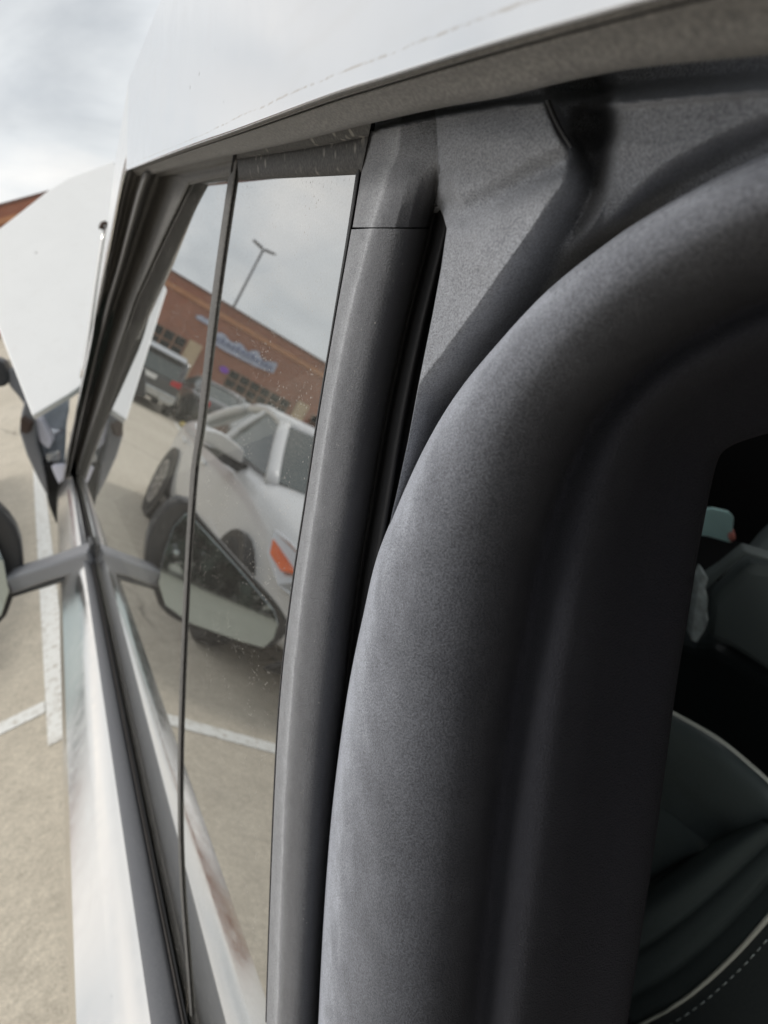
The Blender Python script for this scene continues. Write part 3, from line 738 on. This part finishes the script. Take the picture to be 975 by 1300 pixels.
wox = lambda y: np.interp(y, [p[1] for p in WO[::-1]], [p[0] for p in WO[::-1]])
m4 = resample(MR4, 200); m4x = lambda y: np.interp(y, m4[:, 1], m4[:, 0])
ysr = np.r_[np.arange(56, 250, 3.0), np.arange(250, 288.6, 1.75), np.arange(289.2, 760, 3.0)]; NC = 300; XY = []
l_ = resample(ML, 200); mlx_ = lambda y: np.interp(y, l_[:, 1], l_[:, 0])
r1_ = resample(MR1, 200); m1x = lambda y: np.interp(y, r1_[:, 1], r1_[:, 0])
g0x = lambda y: np.interp(y, [100, 250, 266, 290, 340, 400, 490, 560, 620, 690, 760], [556, 557, 560, 567, 560, 549, 531, 518, 505, 489, 470])
for y in ysr:
    xl = mlx_(y) if y < 288.9 else g0x(y)
    xr = 1045 if y < 168 else wox(y)+14
    gx = g0x(y); N1 = 90
    xs_ = np.r_[np.linspace(xl, gx, N1, endpoint=False), np.linspace(gx, max(xr, gx+3), NC-N1)]
    XY.append([(x_, y) for x_ in xs_])
XY = np.array(XY); Hh = relief(XY[..., 0], XY[..., 1])
X_, Y_ = XY[..., 0], XY[..., 1]; topr = Y_ < 288.9
Lx, Rx, Kx, Gx = mlx_(Y_), m1x(Y_), m4x(Y_), g0x(Y_)
pp = np.where(X_ < Rx, (X_-Lx)/(Rx-Lx)-1, (X_-Rx)/(Kx-Rx))          # -1 at the glass, 0 on the ridge, 1 at the slot
top_p = np.interp(pp, [-1, -.97, -.8, -.3, 0, .4, 1], [-.004, .002, .0035, .005, .0055, .004, .0005])
bot_p = np.interp(pp, [-1, -.97, -.85, -.25, 0, .12, .38, .62, .82, .94, 1], [-.004, .003, .0065, .0082, .0088, .0085, .0062, .0015, -.006, -.013, -.022])
kk = sst(195, 286, Y_)
capH = top_p*(1-kk)+bot_p*kk
trench = -.024*sst(252, 276, Y_)*sst(-1.5, 1.5, Gx-X_)
capH = capH - np.where(Y_ < 200, 1, 0)*0
gap = np.where(topr, np.minimum(0, relief(X_*0+600, Y_-(np.interp(X_, [p[0] for p in BD[::-1]], [p[1] for p in BD[::-1]])-130))*(np.interp(X_, [p[0] for p in BD[::-1]], [p[1] for p in BD[::-1]]) > Y_-14)), 0)
Hh = np.where(topr & (X_ <= Kx), capH+gap, np.where(topr & (X_ < Gx+1.2), np.minimum(Hh, trench), Hh))
Hh[~topr[:, 0], 90] -= .012; Hh[~topr[:, 0], 91] -= .002
# soften the relief a little
for _ in range(2):
    Hs = Hh.copy(); Hs[:, 2:-2] = (Hh[:, :-4]+2*Hh[:, 1:-3]+3*Hh[:, 2:-2]+2*Hh[:, 3:-1]+Hh[:, 4:])/9
    Hh = np.where(topr & (X_ > Lx+8) & (Y_ < 262), Hs, Hh)
verts = [gp(x_, y_, h_) for (x_, y_), h_ in zip(XY.reshape(-1, 2), Hh.reshape(-1))]
bdl = lambda x_: np.interp(x_, [p[0] for p in BD[::-1]], [p[1] for p in BD[::-1]])
FL = XY.reshape(-1, 2)
fs = [q for q in grid_faces(len(ysr), NC) if all(FL[k][1] > bdl(FL[k][0])-14 for k in q) and not (max(FL[k][1] for k in q) > 288.9 and min(k % NC for k in q) < 90)]
cp = mesh_obj('corner_panel', verts, fs, M['gusset'], T, True); face_cam(cp)
# the moulding's rubber, painted highlight and shade included, runs on into its end above the joint
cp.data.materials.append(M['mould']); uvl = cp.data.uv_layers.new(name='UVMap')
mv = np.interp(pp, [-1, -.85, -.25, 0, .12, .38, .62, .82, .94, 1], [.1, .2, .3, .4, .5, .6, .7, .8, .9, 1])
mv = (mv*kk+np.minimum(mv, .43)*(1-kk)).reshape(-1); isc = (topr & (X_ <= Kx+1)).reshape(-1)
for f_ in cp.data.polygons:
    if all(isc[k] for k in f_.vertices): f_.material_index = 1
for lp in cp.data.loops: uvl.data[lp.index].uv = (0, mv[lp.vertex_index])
# torn flap beside the hollow
tf = resample([(692, 128), (699, 146), (709, 166), (723, 188)], 14)
sheet('torn_edge', [(tf+[0, 0], .0), (tf+[2.5, -1], .0022), (tf+[5.5, -1.5], .001), (tf+[7, -1], -.004)], M['slot'], T, 2, 14, crv=False)
# shell behind the panel so no light leaks through
sheet('inner_frame', [(resample([(1045, 20), (800, 60), (640, 100), (500, 140), (480, 300), (430, 700), (390, 1345)], 50), -.05), (resample([(1045, 400), (950, 450), (850, 520), (780, 650), (740, 800), (690, 1100), (640, 1345)], 50), -.07)], M['slot'], T, 1, 50, crv=False)

# ---- door mirror
sm = empty('side_mirror', (0, 0, 0), '', ''); del sm['label'], sm['category']; sm.parent = T; sm.location = -Vector(T.location)
root_p, end_p = V(-.112, 1.87, 1.098), V(-.372, 2.25, .995)
ax = end_p-root_p; ax /= np.linalg.norm(ax)
pts = resample([root_p-ax*.01, root_p+ax*.12, end_p, end_p+ax*.08], 10)
arm_s = [[V(-.02, -.012, .03), V(.02, .03, .03), V(.02, .03, -.03), V(-.02, -.02, -.03)]]
vs = []
for i, p in enumerate(pts):
    k = np.interp(i, [0, 4, 9], [1, .95, 1.1])
    for q in (V(-.026, -.03, .024), V(.0, .0, .031), V(.026, .03, .024), V(.026, .03, -.026), V(0, 0, -.032), V(-.026, -.03, -.026)): vs.append(p+q*k)
fs = [(i*6+j, i*6+(j+1) % 6, (i+1)*6+(j+1) % 6, (i+1)*6+j) for i in range(9) for j in range(6)]+[tuple(range(6)), tuple(54+j for j in range(6))]
am = fix_normals(mesh_obj('mirror_arm', vs, fs, M['arm'], sm)); bevel(am, .008, 2)
um = prism('arm_underside', [pts[1]+V(-.02, -.025, -.028), pts[1]+V(.02, .025, -.028), pts[8]+V(.022, .028, -.028), pts[8]+V(-.022, -.028, -.028)], V(0, 0, -.012), M['housing'], sm, .003)
foot = prism('arm_foot', [root_p+V(.006, -.04, -.035), root_p+V(.006, -.03, .036), root_p+V(.006, .04, .036), root_p+V(.006, .05, -.035)], V(-.014, 0, 0), M['housing'], sm, .004)
MY = 2.23
hp = [(184, 712), (190, 672), (213, 640), (238, 633), (252, 655), (300, 710), (350, 764), (367, 794), (358, 810), (336, 823), (300, 811), (237, 792), (206, 774), (195, 748)]
hp = [vy(x, y, MY) for x, y in hp]; cen = np.mean(hp, 0)
ringN = resample(hp+[hp[0]], 40)[:-1]
vs = []; 
for sc, dy in ((.93, -.004), (.985, -.012), (1.0, 0), (1.01, .04), (.95, .09), (.8, .125), (.5, .14)):
    for p in ringN: vs.append(cen+(p-cen)*sc+V(0, dy, 0))
N = len(ringN)
fs = [(i*N+j, i*N+(j+1) % N, (i+1)*N+(j+1) % N, (i+1)*N+j) for i in range(6) for j in range(N)]+[tuple(6*N+j for j in range(N)), tuple(range(N-1, -1, -1))]
fix_normals(mesh_obj('mirror_housing', vs, fs, M['housing'], sm, True))
gpix = [(236, 652), (248, 661), (300, 717), (342, 766), (346, 782), (340, 798), (327, 809), (300, 803), (237, 783), (208, 763), (200, 738), (206, 705), (220, 670)]
gq = [vy(x, y, MY-.02) for x, y in gpix]; gc = np.mean(gq, 0)
vv_ = ray(275, 735); vv_ = vv_-2*(vv_@gn)*gn
mm = V(-.06, -1, -.012); mm = mm/np.linalg.norm(mm)-vv_; mm /= np.linalg.norm(mm)      # aimed back along the lot
gq = [p+V(0, np.clip(-(mm[0]*(p[0]-gc[0])+mm[2]*(p[2]-gc[2]))/mm[1], -.08, .08), 0) for p in gq]
gq = [p+V(0, -max(0, max(q[1] for q in gq)-(MY-.012)), 0) for p in gq]
gm = fix_normals(prism('mirror_glass', gq, (0, .006, 0), M['mirror'], sm, .002))

# ---- raised hood, front corner, wiper
Hc = V(-.11, 3.043, 1.864)
H2 = at_y(41, 528, 2.62)
pn = np.cross(H2-Hc, V(1, .0, .06)); pn /= np.linalg.norm(pn)
def on_hood(px, py):
    v = ray(px, py); return O+v*(((Hc-O)@pn)/(v@pn))
hp_ = [Hc, on_hood(-10, 297), on_hood(20, 274), on_hood(62, 241), on_hood(86, 226), on_hood(145, 204), on_hood(170, 300), on_hood(130, 470), on_hood(88, 500), H2]
sgn = 1 if pn[1] > 0 else -1
prism('raised_hood', hp_, pn*sgn*.03, M['hood'], T, .004)
def plate(nm, pix, y, dep, mat, bev=.006):
    return prism(nm, [at_y(a, b, y) for a, b in pix], (0.02, dep, 0), mat, T, bev)
plate('front_fender', [(33, 503), (44, 528), (47, 565), (58, 610), (61, 632), (48, 608), (34, 578), (24.5, 548), (27, 525)], 3.3, .25, M['arm'], .01)
plate('side_marker', [(25.5, 530), (38, 538), (34, 551), (25.5, 549)], 3.27, .02, M['rust'], .003)
plate('front_lamp', [(42, 528), (52, 533), (66, 562), (62, 571), (50, 562)], 3.34, .1, M['lilac'], .008)
plate('front_bay', [(40, 512), (84, 498), (88, 520), (83, 546), (66, 545), (45, 530)], 3.42, .3, M['bay'], .01)
plate('inner_fender', [(50, 560), (66, 556), (84, 545), (82, 592), (54, 592)], 3.45, .3, M['bay'], .01)
plate('fog_lamp', [(57, 576), (71, 575), (73, 587), (59, 588)], 3.40, .04, M['clear_lens'], .005)
plate('front_tyre', [(52, 590), (68, 588), (78, 598), (79, 620), (76, 645), (72, 667), (62, 642), (56, 615)], 3.36, .25, M['tyre'], .01)
plate('corner_strut', [(64, 592), (80, 592), (81, 612), (77, 620), (70, 606)], 3.3, .03, M['lilac'], .004)
plate('corner_mirror', [(-22, 452), (4, 459), (10, 472), (11, 484), (7, 491), (-22, 494)], 3.9, .1, M['housing'], .015)
plate('corner_mirror_arm', [(9, 470), (17, 466), (24, 478), (36, 500), (41, 514), (34, 520), (24, 505), (11, 490)], 3.92, .06, M['arm'], .01)
tube('wiper_arm', [at_y(x, y, 2.3) for x, y in resample([(133, 288), (124, 345), (112, 430), (104, 480)], 12)], [.010, .012, .014], M['steel'], T, 8, .5)
tube('wiper_tip', [at_y(x, y, 2.29) for x, y in resample([(128, 291), (129.5, 285), (134, 283), (138, 288), (141, 295)], 8)], .0065, M['rust'], T, 8)

# ---- cabin
def quad(nm, P, mat): return mesh_obj(nm, P, [(0, 1, 2, 3)], mat, T)
quad('headliner', [(.19, -1.4, 1.84), (1.8, -1.4, 1.84), (1.8, .75, 1.86), (.19, .75, 1.86)], M['cabin'])
pw = [gp(*p, SO-.004) for p in resample(PO, 12, False)[1:]]
face_cam(mesh_obj('windscreen', pw+[p+V(1.5-2*p[0], .25, .02) for p in pw], grid_faces(2, len(pw)), M['carglass'], T), (0, 3, 10))
quad('far_side_lining', [(1.75, -1.4, .3), (1.75, 3.2, .3), (1.75, 3.2, 1.9), (1.75, -1.4, 1.9)], M['cabin'])
quad('cabin_floor', [(-.1, -1.4, .32), (1.8, -1.4, .32), (1.8, 3.2, .32), (-.1, 3.2, .32)], M['cabin'])
quad('dashboard', [(-.05, 2.2, .3), (1.8, 2.2, .3), (1.8, 1.9, 1.2), (-.02, 1.9, 1.2)], M['cabin'])
quad('inner_door_lining', [(-.06, .25, .3), (-.06, 2.5, .3), (-.1, 2.5, 1.06), (-.1, .25, 1.06)], M['cabin'])
# rear of the truck behind the door opening: body side, bed wall, rear wheel
yr = np.linspace(-3.6, -1.0, 12)
rs = [[V(-.262+.0149*y, y, 1.11-.0444*y) for y in yr], [V(glass_x(y, 1.16), y, 1.16+.02) for y in yr], [V(glass_x(y, 1.85)-.02, y, 1.84+.2*(y+1)*(y < -1)) for y in yr]]
strip3('rear_quarter', rs, M['steel'], T, smooth=False)
strip3('rear_side', [[V(-.262, y, 1.109) for y in yr], [V(-.25, y, .5) for y in yr]], M['steel'], T, smooth=False)
# seat: bolstered leather back with piping
seat = empty('front_seat', (0, 0, 0), '', ''); del seat['label'], seat['category']; seat.parent = T; seat.location = -Vector(T.location)
def dp(px, py, x): return at_x(px, py, x)
P1 = resample([(770, 868), (815, 886), (858, 908), (910, 938), (950, 970), (985, 1003), (1030, 1060)], 30)
P1b = resample([(740, 880), (800, 905), (850, 935), (905, 968), (945, 1003), (985, 1043), (1030, 1110)], 30)
P1c = resample([(740, 905), (790, 930), (840, 962), (890, 1000), (935, 1040), (985, 1090), (1030, 1150)], 30)
P2 = resample([(740, 950), (780, 975), (822, 1010), (860, 1040), (915, 1085), (960, 1130), (1000, 1170)], 30)
SK = .70
def row(c, x): return [dp(a, b, x*SK) for a, b in c]
strip3('bolster', [row(P1, .62), row(P1*.9+P1b*.1, .60), row(P1b, .585), row(P1c, .60), row(P1c*.5+P2*.5, .635), row(P2, .65)], M['leather'], seat, sub=4)
tube('piping', row(P1, .606), .0030, M['piping'], seat, 8)
F1 = resample([(740, 1180), (800, 1140), (850, 1105), (915, 1060), (960, 1035)], 30)
strip3('upper_panel', [row(P2, .648), row(P2*.6+F1*.4, .632), row(P2*.15+F1*.85, .64), row(F1, .67)], M['leather'], seat, sub=4)
Q2 = resample([(740, 1345), (815, 1300), (850, 1281), (885, 1256), (925, 1220), (955, 1188), (985, 1152), (1030, 1090)], 30)
rows = []
for t, x in ((0, .665), (.06, .60), (.2, .57), (.36, .575), (.42, .582), (.5, .572), (.66, .57), (.74, .578), (.82, .568), (.95, .56), (1, .57)):
    rows.append(row(F1*(1-t)+Q2*t, x))
rows = np.array(rows)
strip3('cushion', rows, M['leather'], seat, sub=3)
tube('piping', row(Q2, .551), .0026, M['piping'], seat, 8)
Q3 = Q2+[12, 16]
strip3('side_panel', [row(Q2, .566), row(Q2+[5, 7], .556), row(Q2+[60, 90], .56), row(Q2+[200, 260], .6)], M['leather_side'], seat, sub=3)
st_ = resample(Q2+[11, 14], 64, False)
for i in range(14, 58, 2):
    tube('stitch', [dp(*st_[i], .5535*SK), dp(*(st_[i]*.5+st_[i+1]*.5), .5525*SK), dp(*st_[i+1], .5535*SK)], .0005, M['greyitem'], seat, 6)
# centre console beyond the seat
cons = empty('centre_console', (0, 0, 0), '', ''); del cons['label'], cons['category']; cons.parent = T; cons.location = -Vector(T.location)
top = [(897, 757), (920, 735), (945, 712), (975, 716), (1030, 735), (1030, 875), (975, 858), (930, 828), (900, 815), (893, 800)]
prism('armrest', [dp(a, b, .86) for a, b in top], (.3, .12, -.04), M['console'], cons, .03)
prism('tray_rim', [dp(a, b, .85) for a, b in [(884, 742), (915, 722), (944, 699), (985, 712), (985, 716), (945, 706), (918, 730), (893, 752)]], (.02, .02, 0), M['console'], cons, .004)
prism('console_base', [dp(a, b, .9) for a, b in [(820, 800), (880, 822), (905, 822), (930, 838), (975, 862), (1040, 890), (1040, 1300), (780, 1300)]], (.3, .1, -.05), M['console_dark'], cons, .02)
# loose things on the console
bt = prism('phone_case', [dp(a, b, .95) for a, b in [(890, 648), (905, 646), (926, 651), (932, 657), (929, 690), (900, 682), (886, 680)]], (.006, .009, 0), M['mint'], None, .002)
tag(bt, 'pale mint phone case standing on the dark centre console', 'phone case')
pk = prism('lip_balm', [dp(a, b, .94) for a, b in [(924, 682), (933, 679), (935, 686), (927, 690)]], (.02, .02, 0), M['pink'], None, .004)
tag(pk, 'tiny pink object at the corner of the mint phone case', 'lip balm')
o = prism('crumpled_cloth', [dp(a, b, .84) for a, b in [(893, 727), (900, 735), (896, 748), (899, 760), (898, 776), (900, 788), (894, 803), (884, 817), (877, 813), (881, 780), (885, 757), (888, 738)]], (.02, .03, 0), M['greyitem'], None, .005)
tag(o, 'crumpled pale grey cloth tucked beside the centre console armrest', 'cloth')
